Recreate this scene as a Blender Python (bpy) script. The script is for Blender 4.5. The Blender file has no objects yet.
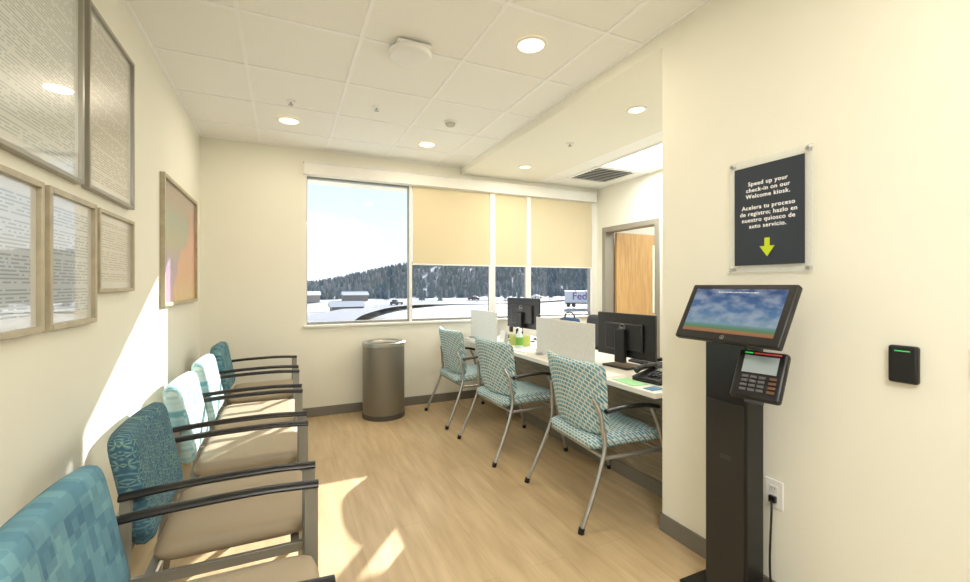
import bpy, bmesh, math, random
from mathutils import Vector, Matrix, Euler
random.seed(7)
C = bpy.context.scene
COL = C.collection
R = math.radians

def lin(c):
    return tuple(((x/255)/12.92 if x/255 <= 0.04045 else ((x/255+0.055)/1.055)**2.4) for x in c)+(1,)

# ---------------- materials ----------------
def mat(name, col, rough=0.5, metal=0.0, var=0.04, vscale=8, bump=0.0, bscale=200, spec=0.5, emit=0, alpha=1, coat=0, transm=0):
    m = bpy.data.materials.new(name); m.use_nodes = True
    nt = m.node_tree; N = nt.nodes; L = nt.links
    b = N['Principled BSDF']
    c = lin(col)
    b.inputs['Roughness'].default_value = rough
    b.inputs['Metallic'].default_value = metal
    b.inputs['Specular IOR Level'].default_value = spec
    b.inputs['Coat Weight'].default_value = coat
    b.inputs['Transmission Weight'].default_value = transm
    b.inputs['Alpha'].default_value = alpha
    tc = N.new('ShaderNodeTexCoord')
    nz = N.new('ShaderNodeTexNoise'); nz.inputs['Scale'].default_value = vscale; nz.inputs['Detail'].default_value = 3
    L.new(tc.outputs['Object'], nz.inputs['Vector'])
    mx = N.new('ShaderNodeMix'); mx.data_type = 'RGBA'
    mx.inputs[6].default_value = tuple(max(0, x*(1-var)) for x in c[:3])+(1,)
    mx.inputs[7].default_value = tuple(min(1, x*(1+var)) for x in c[:3])+(1,)
    L.new(nz.outputs['Fac'], mx.inputs[0])
    L.new(mx.outputs[2], b.inputs['Base Color'])
    if emit:
        b.inputs['Emission Color'].default_value = c
        b.inputs['Emission Strength'].default_value = emit
    if bump:
        n2 = N.new('ShaderNodeTexNoise'); n2.inputs['Scale'].default_value = bscale
        L.new(tc.outputs['Object'], n2.inputs['Vector'])
        bp = N.new('ShaderNodeBump'); bp.inputs['Strength'].default_value = bump; bp.inputs['Distance'].default_value = 0.002
        L.new(n2.outputs['Fac'], bp.inputs['Height']); L.new(bp.outputs[0], b.inputs['Normal'])
    return m

def nodes(name, rough=0.6):
    m = bpy.data.materials.new(name); m.use_nodes = True
    nt = m.node_tree
    b = nt.nodes['Principled BSDF']; b.inputs['Roughness'].default_value = rough
    return m, nt.nodes, nt.links, b

def ramp(N, stops, interp='LINEAR'):
    r = N.new('ShaderNodeValToRGB'); cr = r.color_ramp; cr.interpolation = interp
    while len(cr.elements) < len(stops): cr.elements.new(0.5)
    for e, (p, c) in zip(cr.elements, stops):
        e.position = p; e.color = lin(c)
    return r

def mapping(N, L, scale=(1,1,1), rot=(0,0,0), loc=(0,0,0), out='Object'):
    tc = N.new('ShaderNodeTexCoord'); mp = N.new('ShaderNodeMapping')
    mp.inputs['Scale'].default_value = scale; mp.inputs['Rotation'].default_value = rot; mp.inputs['Location'].default_value = loc
    L.new(tc.outputs[out], mp.inputs['Vector'])
    return mp

M_wall = mat('wall_paint', (238,236,223), 0.85, var=0.012, bump=0.08, bscale=350, spec=0.2)
M_gyp = mat('gypsum_paint', (242,240,228), 0.9, var=0.01, spec=0.2)
M_base = mat('vinyl_baseboard', (122,117,108), 0.6)
M_white = mat('white_enamel', (240,240,238), 0.4)
M_trimw = mat('window_white', (236,235,230), 0.5)
M_alu = mat('anodised_aluminium', (146,146,142), 0.4, 0.4)
M_black = mat('black_plastic', (24,24,26), 0.35)
M_blackm = mat('black_powdercoat', (20,20,22), 0.32, 0.2)
M_darkg = mat('dark_grey_plastic', (52,53,56), 0.5)
M_grey = mat('grey_metal', (140,138,130), 0.4, 0.4)
M_chrome = mat('satin_chrome', (182,182,182), 0.28, 0.85)
M_acryl = mat('clear_acrylic', (240,244,244), 0.1, alpha=0.22)
M_frost = mat('frosted_panel', (220,219,215), 0.4, var=0.14, vscale=60)
M_top = mat('worktop_laminate', (232,230,222), 0.4)
M_signb = mat('sign_charcoal', (44,52,64), 0.5)
M_lime = mat('lime_print', (196,216,30), 0.6)
M_txt = mat('white_print', (240,240,240), 0.6, emit=0.15)
M_navy = mat('blue_fabric', (38,74,120), 0.8)
M_paper = mat('paper', (242,242,240), 0.8)
M_green = mat('green_paper', (160,215,160), 0.8)
M_tile = mat('ceiling_tile', (247,247,243), 0.95, var=0.03, vscale=120, bump=0.3, bscale=300, spec=0.1)
M_tbar = mat('ceiling_grid', (254,254,252), 0.5)

def floor_mat():
    m, N, L, b = nodes('vinyl_plank', 0.36)
    mp = mapping(N, L, rot=(0,0,R(90)))
    br = N.new('ShaderNodeTexBrick')
    br.inputs['Scale'].default_value = 1.0
    br.inputs['Brick Width'].default_value = 1.2; br.inputs['Row Height'].default_value = 0.18
    br.inputs['Mortar Size'].default_value = 0.001; br.inputs['Mortar Smooth'].default_value = 0.3
    br.inputs['Color1'].default_value = lin((210,187,150)); br.inputs['Color2'].default_value = lin((202,178,140))
    br.inputs['Mortar'].default_value = lin((180,154,116))
    L.new(mp.outputs[0], br.inputs['Vector'])
    mp2 = mapping(N, L, scale=(7,0.8,1))
    nz = N.new('ShaderNodeTexNoise'); nz.inputs['Scale'].default_value = 3; nz.inputs['Detail'].default_value = 6
    L.new(mp2.outputs[0], nz.inputs['Vector'])
    rp = ramp(N, [(0.3,(218,210,198)),(0.7,(255,255,255))])
    L.new(nz.outputs['Fac'], rp.inputs[0])
    mx = N.new('ShaderNodeMix'); mx.data_type='RGBA'; mx.blend_type='MULTIPLY'; mx.inputs[0].default_value = 0.75
    L.new(br.outputs['Color'], mx.inputs[6]); L.new(rp.outputs[0], mx.inputs[7])
    L.new(mx.outputs[2], b.inputs['Base Color'])
    return m
M_floor = floor_mat()

def wood_mat(name, c1, c2, scale=(1,1,14), rough=0.5):
    m, N, L, b = nodes(name, rough)
    mp = mapping(N, L, scale=scale)
    nz = N.new('ShaderNodeTexNoise'); nz.inputs['Scale'].default_value = 4; nz.inputs['Detail'].default_value = 7; nz.inputs['Distortion'].default_value = 0.6
    L.new(mp.outputs[0], nz.inputs['Vector'])
    rp = ramp(N, [(0.3,c1),(0.7,c2)]); L.new(nz.outputs['Fac'], rp.inputs[0]); L.new(rp.outputs[0], b.inputs['Base Color'])
    return m
M_taupe = wood_mat('taupe_woodgrain', (124,112,96), (172,159,138), (1,1,26))
M_door = wood_mat('maple_door', (196,152,96), (222,182,124), (12,12,0.8))
M_framew = wood_mat('champagne_frame', (164,154,130), (190,180,154), (3,3,3), 0.35)
M_seat = mat('tan_vinyl', (168,152,128), 0.55, var=0.06, bump=0.1, bscale=150)

def block_fabric(name, cols, s=22, fine=True):
    m, N, L, b = nodes(name, 0.85)
    mp = mapping(N, L, scale=(s,s,s))
    outs = []
    for k, mul in enumerate((1.0, 2.3)):
        vm = N.new('ShaderNodeVectorMath'); vm.operation='SCALE'; vm.inputs['Scale'].default_value = mul
        L.new(mp.outputs[0], vm.inputs[0])
        off = N.new('ShaderNodeVectorMath'); off.operation='MULTIPLY'; off.inputs[1].default_value=(0,1,1)
        L.new(vm.outputs[0], off.inputs[0])
        fl = N.new('ShaderNodeVectorMath'); fl.operation='FLOOR'; L.new(off.outputs[0], fl.inputs[0])
        wn = N.new('ShaderNodeTexWhiteNoise'); wn.noise_dimensions='3D'; L.new(fl.outputs[0], wn.inputs['Vector'])
        rp = ramp(N, [(i/len(cols), c) for i, c in enumerate(cols)], 'CONSTANT')
        L.new(wn.outputs['Value'], rp.inputs[0]); outs.append(rp)
    mx = N.new('ShaderNodeMix'); mx.data_type='RGBA'; mx.inputs[0].default_value = 0.5
    L.new(outs[0].outputs[0], mx.inputs[6]); L.new(outs[1].outputs[0], mx.inputs[7])
    L.new(mx.outputs[2], b.inputs['Base Color'])
    return m
M_fab_plaid = block_fabric('blue_block_fabric', [(80,126,148),(98,144,162),(70,112,136),(112,156,168),(86,132,152)], 15)
M_fab_light = block_fabric('pale_teal_block_fabric', [(128,172,182),(176,202,202),(100,152,166),(196,212,208),(146,184,190)], 30)
M_fab_teal = block_fabric('teal_block_fabric', [(70,114,128),(98,142,154),(52,92,108),(120,160,168),(80,126,138)], 28)

def leaf_fabric():
    m, N, L, b = nodes('navy_leaf_fabric', 0.85)
    mp = mapping(N, L, scale=(0,34,34))
    nzw = N.new('ShaderNodeTexVoronoi'); nzw.feature='F1'; nzw.inputs['Scale'].default_value = 1.0
    L.new(mp.outputs[0], nzw.inputs['Vector'])
    sb = N.new('ShaderNodeVectorMath'); sb.operation='SUBTRACT'
    L.new(mp.outputs[0], sb.inputs[0]); L.new(nzw.outputs['Position'], sb.inputs[1])
    sp = N.new('ShaderNodeSeparateXYZ'); L.new(sb.outputs[0], sp.inputs[0])
    at = N.new('ShaderNodeMath'); at.operation='ARCTAN2'; L.new(sp.outputs['Y'], at.inputs[0]); L.new(sp.outputs['Z'], at.inputs[1])
    ml = N.new('ShaderNodeMath'); ml.operation='MULTIPLY'; ml.inputs[1].default_value = 5; L.new(at.outputs[0], ml.inputs[0])
    sn = N.new('ShaderNodeMath'); sn.operation='SINE'; L.new(ml.outputs[0], sn.inputs[0])
    rp = ramp(N, [(0.0,(54,88,108)),(0.5,(70,110,128)),(0.8,(100,140,144)),(1.0,(148,166,120))])
    ad = N.new('ShaderNodeMath'); ad.operation='MULTIPLY_ADD'; ad.inputs[1].default_value=0.5; ad.inputs[2].default_value=0.62
    L.new(sn.outputs[0], ad.inputs[0])
    mu = N.new('ShaderNodeMath'); mu.operation='SUBTRACT'
    L.new(ad.outputs[0], mu.inputs[0]); 
    d2 = N.new('ShaderNodeMath'); d2.operation='MULTIPLY'; d2.inputs[1].default_value=0.6; L.new(nzw.outputs['Distance'], d2.inputs[0])
    L.new(d2.outputs[0], mu.inputs[1]); L.new(mu.outputs[0], rp.inputs[0]); L.new(rp.outputs[0], b.inputs['Base Color'])
    return m
M_fab_leaf = leaf_fabric()

def weave_fabric():
    m, N, L, b = nodes('teal_cream_weave_fabric', 0.85)
    tc = N.new('ShaderNodeTexCoord')
    sp = N.new('ShaderNodeSeparateXYZ'); L.new(tc.outputs['Object'], sp.inputs[0])
    ad = N.new('ShaderNodeMath'); ad.operation='ADD'; L.new(sp.outputs['X'], ad.inputs[0]); L.new(sp.outputs['Z'], ad.inputs[1])
    cb = N.new('ShaderNodeCombineXYZ'); L.new(sp.outputs['Y'], cb.inputs[0]); L.new(ad.outputs[0], cb.inputs[1])
    br = N.new('ShaderNodeTexBrick'); br.inputs['Scale'].default_value = 1
    br.inputs['Brick Width'].default_value = 0.034; br.inputs['Row Height'].default_value = 0.022
    br.inputs['Mortar Size'].default_value = 0.0034; br.inputs['Mortar Smooth'].default_value = 0.1
    br.inputs['Color1'].default_value = lin((84,144,166)); br.inputs['Color2'].default_value = lin((128,176,188)); br.inputs['Mortar'].default_value = lin((216,220,212))
    L.new(cb.outputs[0], br.inputs['Vector'])
    L.new(br.outputs['Color'], b.inputs['Base Color'])
    return m
M_fab_weave = weave_fabric()

def emis(name, col, s):
    m = bpy.data.materials.new(name); m.use_nodes=True
    N=m.node_tree.nodes; L=m.node_tree.links; b=N['Principled BSDF']
    b.inputs['Base Color'].default_value = lin(col)
    b.inputs['Emission Color'].default_value = lin(col); b.inputs['Emission Strength'].default_value = s
    return m
M_lampw = emis('warm_lens', (255,230,184), 3.0)
M_lampc = emis('panel_lens', (255,252,242), 2.2)

def glass_mat(name, gl=0.04, tint=(253,254,254)):
    m = bpy.data.materials.new(name); m.use_nodes=True
    N=m.node_tree.nodes; L=m.node_tree.links
    for n in list(N):
        if n.type=='BSDF_PRINCIPLED': N.remove(n)
    out=[n for n in N if n.type=='OUTPUT_MATERIAL'][0]
    t=N.new('ShaderNodeBsdfTransparent'); t.inputs[0].default_value=lin(tint)
    g=N.new('ShaderNodeBsdfGlossy'); g.inputs['Roughness'].default_value=0.02
    mx=N.new('ShaderNodeMixShader'); mx.inputs[0].default_value=gl
    L.new(t.outputs[0], mx.inputs[1]); L.new(g.outputs[0], mx.inputs[2]); L.new(mx.outputs[0], out.inputs[0])
    return m
M_glass = glass_mat('window_glass')

def shade_mat():
    m = bpy.data.materials.new('roller_shade_fabric'); m.use_nodes=True
    N=m.node_tree.nodes; L=m.node_tree.links
    out=[n for n in N if n.type=='OUTPUT_MATERIAL'][0]
    b=N['Principled BSDF']; b.inputs['Base Color'].default_value=lin((222,209,176)); b.inputs['Roughness'].default_value=0.9
    t=N.new('ShaderNodeBsdfTranslucent'); t.inputs[0].default_value=lin((236,210,158))
    wv=N.new('ShaderNodeTexNoise'); wv.inputs['Scale'].default_value=600
    bp=N.new('ShaderNodeBump'); bp.inputs['Strength'].default_value=0.1; L.new(wv.outputs['Fac'], bp.inputs['Height']); L.new(bp.outputs[0], b.inputs['Normal'])
    mx=N.new('ShaderNodeMixShader'); mx.inputs[0].default_value=0.045
    L.new(b.outputs[0], mx.inputs[1]); L.new(t.outputs[0], mx.inputs[2]); L.new(mx.outputs[0], out.inputs[0])
    return m
M_shade = shade_mat()

# ---------------- mesh builder ----------------
class MB:
    def __init__(s): s.bm = bmesh.new()
    def _mi(s, verts, mi):
        if mi:
            for v in verts:
                for f in v.link_faces: f.material_index = mi
    def box(s, c, d, mi=0, rot=None):
        M = Matrix.Translation(c) @ (rot.to_matrix().to_4x4() if rot else Matrix()) @ Matrix.Diagonal((d[0],d[1],d[2],1))
        r = bmesh.ops.create_cube(s.bm, size=1, matrix=M); s._mi(r['verts'], mi); return s
    def bb(s, x0,x1,y0,y1,z0,z1, mi=0):
        return s.box(((x0+x1)/2,(y0+y1)/2,(z0+z1)/2),(x1-x0,y1-y0,z1-z0),mi)
    def cyl(s, p0, p1, r, r2=None, seg=24, mi=0):
        p0=Vector(p0); p1=Vector(p1); d=p1-p0
        q=d.to_track_quat('Z','Y').to_matrix().to_4x4()
        M=Matrix.Translation((p0+p1)/2)@q
        o=bmesh.ops.create_cone(s.bm, cap_ends=True, segments=seg, radius1=r, radius2=r if r2 is None else r2, depth=d.length, matrix=M)
        s._mi(o['verts'], mi); return s
    def sphere(s, c, r, sc=(1,1,1), mi=0, seg=16):
        M=Matrix.Translation(c)@Matrix.Diagonal((sc[0],sc[1],sc[2],1))
        o=bmesh.ops.create_uvsphere(s.bm,u_segments=seg,v_segments=seg//2+2,radius=r,matrix=M); s._mi(o['verts'],mi); return s
    def tube(s, pts, r, seg=10, mi=0, flat=1.0):
        pts=[Vector(p) for p in pts]; rings=[]
        n=len(pts); up=None
        for i,p in enumerate(pts):
            t=(pts[min(i+1,n-1)]-pts[max(i-1,0)]).normalized()
            if up is None:
                up=Vector((0,1,0)) if abs(t.y)<0.9 else Vector((1,0,0))
            a=(up-t*up.dot(t)).normalized(); b2=t.cross(a); up=a
            rings.append([s.bm.verts.new(p+a*math.cos(2*math.pi*k/seg)*r+b2*math.sin(2*math.pi*k/seg)*r*flat) for k in range(seg)])
        fs=[]
        for i in range(n-1):
            for k in range(seg):
                fs.append(s.bm.faces.new((rings[i][k],rings[i][(k+1)%seg],rings[i+1][(k+1)%seg],rings[i+1][k])))
        fs.append(s.bm.faces.new(rings[0][::-1])); fs.append(s.bm.faces.new(rings[-1]))
        for f in fs: f.material_index=mi
        return s
    def lathe(s, prof, c=(0,0,0), seg=40, mi=0):
        rings=[]
        for r,z in prof:
            rings.append([s.bm.verts.new((c[0]+r*math.cos(2*math.pi*k/seg),c[1]+r*math.sin(2*math.pi*k/seg),c[2]+z)) for k in range(seg)] if r>1e-6 else [s.bm.verts.new((c[0],c[1],c[2]+z))])
        for a,b2 in zip(rings,rings[1:]):
            for k in range(seg):
                k2=(k+1)%seg
                if len(a)==1 and len(b2)==1: continue
                if len(a)==1: f=s.bm.faces.new((a[0],b2[k2],b2[k]))
                elif len(b2)==1: f=s.bm.faces.new((a[k],a[k2],b2[0]))
                else: f=s.bm.faces.new((a[k],a[k2],b2[k2],b2[k]))
                f.material_index=mi
        return s
    def cushion(s, fn, w, h, t, n=18, e=10, mi=0):
        us=[math.sin(math.pi/2*(-1+2*i/n)) for i in range(n+1)]
        us=[u*0.6+0.4*(-1+2*i/n) for i,u in enumerate(us)]
        us[0],us[-1]=-1,1
        g={}
        for sd in (1,-1):
            for i,u in enumerate(us):
                for j,v in enumerate(us):
                    edge = i in(0,n) or j in (0,n)
                    if edge and sd==-1: g[(sd,i,j)]=g[(1,i,j)]; continue
                    th=t/2*max(0,(1-abs(u)**e))**0.4*max(0,(1-abs(v)**e))**0.4
                    a=w/2*u*(1-0.05*abs(v)**8); b2=h/2*v*(1-0.06*abs(u)**8)
                    g[(sd,i,j)]=s.bm.verts.new(fn(a,b2,sd*th))
        for sd in (1,-1):
            for i in range(n):
                for j in range(n):
                    q=[g[(sd,i,j)],g[(sd,i+1,j)],g[(sd,i+1,j+1)],g[(sd,i,j+1)]]
                    if sd==-1: q=q[::-1]
                    try: f=s.bm.faces.new(q); f.material_index=mi
                    except ValueError: pass
        return s
    def obj(s, name, mats, parent=None, loc=(0,0,0), rot=(0,0,0), bevel=0, seg=2, sharp=38, kind=None, label=None, cat=None, group=None):
        bmesh.ops.recalc_face_normals(s.bm, faces=s.bm.faces[:])
        for f in s.bm.faces: f.smooth=True
        for e in s.bm.edges:
            if len(e.link_faces)==2 and e.calc_face_angle(0)>R(sharp): e.smooth=False
        me=bpy.data.meshes.new(name); s.bm.to_mesh(me); s.bm.free()
        for m in (mats if isinstance(mats,(list,tuple)) else [mats]): me.materials.append(m)
        o=bpy.data.objects.new(name,me); COL.objects.link(o)
        o.location=loc; o.rotation_euler=rot
        if parent: o.parent=parent
        if bevel:
            b=o.modifiers.new('bev','BEVEL'); b.width=bevel; b.segments=seg; b.limit_method='ANGLE'; b.angle_limit=R(40)
        tag(o,label,cat,group,kind)
        return o

def tag(o,label=None,cat=None,group=None,kind=None):
    if label: o['label']=label
    if cat: o['category']=cat
    if group: o['group']=group
    if kind: o['kind']=kind

def empty(name, loc, rot=(0,0,0), label=None, cat=None, group=None, parent=None, kind=None):
    o=bpy.data.objects.new(name,None); COL.objects.link(o); o.location=loc; o.rotation_euler=rot; o.empty_display_size=0.1
    if parent: o.parent=parent
    tag(o,label,cat,group,kind); return o

def spline(P, n=8):
    P=[Vector(p) for p in P]; out=[]
    Q=[2*P[0]-P[1]]+P+[2*P[-1]-P[-2]]
    for i in range(1,len(Q)-2):
        for k in range(n):
            t=k/n; a,b,c,d=Q[i-1:i+3]
            out.append(0.5*((2*b)+(-a+c)*t+(2*a-5*b+4*c-d)*t*t+(-a+3*b-3*c+d)*t**3))
    out.append(P[-1]); return out

def text(name, body, size, m, parent, loc, rot, align='CENTER', ext=0.0006, spacing=1.0, label=None, offset=0.0, line=1.0):
    cu=bpy.data.curves.new(name,'FONT'); cu.body=body; cu.size=size; cu.align_x=align; cu.align_y='CENTER'; cu.extrude=ext
    cu.space_character=spacing; cu.offset=offset; cu.space_line=line
    t=bpy.data.objects.new('tmp',cu)
    me=t.to_mesh().copy(); me.name=name
    t.to_mesh_clear(); bpy.data.objects.remove(t)
    me.materials.clear(); me.materials.append(m)
    o=bpy.data.objects.new(name,me); COL.objects.link(o); o.location=loc; o.rotation_euler=rot
    if parent: o.parent=parent
    if label: o['label']=label
    return o
ROT_R=(R(90),0,R(-90))   # faces -X
ROT_L=(R(90),0,R(90))    # faces +X
ROT_B=(R(90),0,0)        # faces -Y

# ---------------- room ----------------
XL=-0.72; YB=4.79; XR=1.89; YC=1.77; H=2.74; H2=2.66; XD=3.90; YN=-3.0
ST='structure'
MB().bb(XL-0.2,6.6,YN-0.2,YB+0.0,-0.12,0).obj('floor',M_floor,kind=ST,label='light tan wood-look vinyl plank floor')
MB().bb(XL-0.15,XL,YN-0.15,YB+0.4,0,3.0).obj('wall_left',M_wall,kind=ST)
wx0,wx1,wz0,wz1=0.187,3.83,0.935,2.47
Y0,Y1=YB,YB+0.4
MB().bb(XL,wx0,Y0,Y1,-0.1,3.0).obj('wall_back_west',M_wall,kind=ST)
MB().bb(wx1,6.6,Y0,YB+0.12,-0.1,3.0).obj('wall_back_east',M_wall,kind=ST)
MB().bb(wx0,wx1,Y0,Y1,-0.1,wz0).obj('wall_back_sill',M_wall,kind=ST)
MB().bb(wx0,wx1,Y0,Y1,wz1,3.0).obj('wall_back_head',M_wall,kind=ST)
MB().bb(XR,XR+0.12,YN,YC,0,3.0).obj('wall_right',M_wall,kind=ST)
MB().bb(XR+0.12,XD,YC-0.12,YC,0,3.0).obj('wall_office_near',M_wall,kind=ST)
MB().bb(XL,XR+0.1,YN-0.15,YN,0,3.0).obj('wall_rear',M_wall,kind=ST)
dy0,dy1,dz=3.74,4.62,2.07
b=MB(); b.bb(XD,XD+0.12,YC-0.12,dy0,0,3.0).bb(XD,XD+0.12,dy1,YB,0,3.0).bb(XD,XD+0.12,dy0,dy1,dz,3.0)
b.obj('wall_office_door',M_wall,kind=ST)
MB().bb(6.3,6.45,1.6,YB,0,3.0).obj('wall_hall',M_wall,kind=ST)
MB().bb(XD+0.12,6.3,1.5,1.6,0,3.0).obj('wall_hall_near',M_wall,kind=ST)
MB().bb(XL,XR,YN,YB,H,H+0.08).obj('ceiling',M_tile,kind=ST,label='white acoustic tile ceiling')
MB().bb(XR,2.92,YC-0.12,YB,H2,H2+0.2).obj('ceiling_soffit',M_gyp,kind=ST,label='smooth painted gypsum soffit')
MB().bb(2.92,6.4,YC-0.3,YB,H2+0.005,H2+0.2).obj('ceiling_office',M_tile,kind=ST)
b=MB()
w=0.011
for x in (XL+0.01,-0.22,0.39,1.0,1.61,XR-0.01): b.bb(x-w,x+w,YN,YB,H-0.005,H)
y=4.34
b.bb(XL,XR,YB-0.02,YB,H-0.005,H)
while y>YN: b.bb(XL,XR,y-w,y+w,H-0.0055,H-0.0005); y-=0.61
b.obj('trim_1',M_tbar,kind=ST,label='white suspended ceiling grid')
b=MB()
for x in (2.93,3.13,3.74): b.bb(x-w,x+w,YC,YB,H2,H2+0.005)
for y in (4.43,3.82,2.6,1.99): b.bb(2.93,XD,y-w,y+w,H2-0.0005,H2+0.0045)
b.obj('trim_2',M_tbar,kind=ST,label='white ceiling grid over the office')
bh=0.095
MB().bb(XL,XL+0.012,YN,YB-0.012,0,bh).obj('baseboard_left',M_base,kind=ST,bevel=0.003)
MB().bb(XL,XD-0.0,YB-0.012,YB,0,bh).obj('baseboard_back',M_base,kind=ST,bevel=0.003)
MB().bb(XR-0.012,XR,YN,YC+0.012,0,bh).bb(XR,2.15,YC,YC+0.012,0,bh).obj('baseboard_right',M_base,kind=ST,bevel=0.003)
MB().bb(XD-0.012,XD,YC,dy0-0.06,0,bh).obj('baseboard_office',M_base,kind=ST,bevel=0.003)
MB().bb(wx0-0.015,wx1+0.01,YB-0.025,YB+0.07,wz0-0.02,wz0+0.004).obj('trim_3',M_trimw,kind=ST,bevel=0.003,label='white window sill')
b=MB(); b.bb(wx0-0.012,wx1+0.02,YB-0.05,YB,2.475,2.60).bb(wx0-0.02,wx1+0.03,YB-0.06,YB,2.59,2.605).bb(wx0-0.02,wx1+0.03,YB-0.055,YB,2.472,2.482)
b.obj('trim_4',M_trimw,kind=ST,bevel=0.003,label='white shade valance above the windows')
edges=[(wx0,1.29),(1.29,2.31),(2.31,2.82),(2.82,wx1)]
for i,(a,c) in enumerate(edges):
    f=0.022
    b=MB(); ya,yb=YB+0.04,YB+0.10
    b.bb(a,a+f,ya,yb,wz0,wz1).bb(c-f,c,ya,yb,wz0,wz1).bb(a+f,c-f,ya,yb,wz0,wz0+0.03).bb(a+f,c-f,ya,yb,wz1-0.02,wz1)
    wo=b.obj('window_%d'%(i+1),M_alu,kind=ST,bevel=0.002,label='aluminium framed window')
    MB().bb(a+f,c-f,ya+0.028,ya+0.032,wz0+0.03,wz1-0.02).obj('glass',M_glass,parent=wo)
MB().bb(wx0,wx0+0.015,YB,YB+0.04,wz0,wz1).bb(wx1-0.015,wx1,YB,YB+0.04,wz0,wz1).bb(2.275,2.345,YB+0.005,YB+0.04,wz0,wz1).bb(2.79,2.85,YB+0.005,YB+0.04,wz0,wz1).bb(1.275,1.305,YB+0.02,YB+0.04,wz0,wz1).obj('trim_5',M_trimw,kind=ST,label='cream window mullion covers')
for a,c,zb in [(1.31,2.270,1.585),(2.350,2.787,1.585),(2.853,3.81,1.585)]:
    e=empty('roller_shade',(0,0,0),label='cream fabric roller shade drawn half down over the window',cat='window shade',group='roller shades on the window')
    e.location=((a+c)/2,YB+0.014,zb)
    hw=(c-a)/2
    MB().bb(-hw,hw,-0.0015,0.0015,0,2.465-zb).obj('shade_cloth',M_shade,parent=e)
    MB().cyl((-hw,0,0),(hw,0,0),0.008,seg=12).obj('hem_bar',M_trimw,parent=e)
e=MB(); fw=0.05
e.bb(XD-0.015,XD+0.135,dy0-fw,dy0+0.015,0,dz+fw).bb(XD-0.015,XD+0.135,dy1-0.015,dy1+fw,0,dz+fw).bb(XD-0.0145,XD+0.1345,dy0+0.015,dy1-0.015,dz-0.015,dz+fw-0.0005)
e.obj('trim_6',mat('grey_door_frame',(150,144,130),0.5),kind=ST,bevel=0.003,label='taupe metal door frame')
dr=empty('door_1',(XD+0.15,dy1-0.035,0.01),kind=ST,label='open maple door with a narrow glass lite')
b=MB(); W=0.88
b.bb(0,W-0.24,-0.02,0.02,0,2.04).bb(W-0.10,W,-0.02,0.02,0,2.04).bb(W-0.24,W-0.10,-0.02,0.02,0,0.95).bb(W-0.24,W-0.10,-0.02,0.02,1.9,2.04)
b.obj('door_slab',M_door,parent=dr)
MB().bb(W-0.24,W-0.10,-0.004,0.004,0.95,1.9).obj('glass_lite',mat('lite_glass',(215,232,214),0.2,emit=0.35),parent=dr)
MB().cyl((W-0.05,-0.02,1.0),(W-0.05,-0.07,1.0),0.012).tube(spline([(W-0.05,-0.065,1.0),(W-0.12,-0.07,1.0),(W-0.17,-0.068,1.0)]),0.009).obj('handle',M_chrome,parent=dr)

# ---------------- ceiling fixtures ----------------
def downlight(x,y,z,power,size=0.15):
    e=empty('downlight',(x,y,z),label='round recessed downlight with warm lens',cat='ceiling light',group='recessed downlights')
    r=size/2
    MB().lathe([(r,-0.001),(r,-0.005),(r+0.014,-0.007),(r+0.02,-0.003),(r+0.02,0)]).obj('trim_ring',M_white,parent=e)
    MB().lathe([(0,-0.002),(r,-0.002),(r,-0.0005),(0,-0.0005)]).obj('lens',M_lampw,parent=e)
    ld=bpy.data.lights.new('downlight_lamp','AREA'); ld.shape='DISK'; ld.size=size; ld.energy=power; ld.color=(1,0.86,0.66)
    lo=bpy.data.objects.new('lamp',ld); COL.objects.link(lo); lo.parent=e; lo.location=(0,0,-0.012)
for x,y,p in [(1.29,2.17,8),(0.03,4.02,6),(1.27,4.13,7),(0.1,0.3,5),(1.29,0.3,5)]: downlight(x,y,H-0.006,p)
for x,y in [(2.39,2.48),(2.42,4.2)]: downlight(x,y,H2,8,0.11)
def troffer(x,y,z,sx,sy,power,label):
    e=empty('ceiling_light_panel',(x,y,z),label=label,cat='ceiling light')
    MB().bb(-sx/2,sx/2,-sy/2,sy/2,-0.008,-0.004).obj('diffuser',M_lampc,parent=e)
    b=MB()
    for s_ in (-1,1):
        b.bb(s_*sx/2-0.012,s_*sx/2+0.012,-sy/2,sy/2,-0.012,-0.002).bb(-sx/2,sx/2,s_*sy/2-0.012,s_*sy/2+0.012,-0.012,-0.002)
    b.obj('bezel',M_white,parent=e)
    ld=bpy.data.lights.new('panel_lamp','AREA'); ld.shape='RECTANGLE'; ld.size=sx; ld.size_y=sy; ld.energy=power; ld.color=(0.94,0.98,1.0)
    lo=bpy.data.objects.new('lamp',ld); COL.objects.link(lo); lo.parent=e; lo.location=(0,0,-0.016)
troffer(3.435,3.21,H2+0.003,0.58,1.19,30,'flat white rectangular ceiling light panel over the office')
troffer(0.3,-0.9,H,0.58,1.19,62,'flat white rectangular ceiling light panel added unseen behind the camera as fill')  # added panel, out of view, fills the room from behind the camera
troffer(5.1,3.4,H2+0.003,0.58,1.19,35,'flat white rectangular ceiling light panel in the hall')

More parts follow.
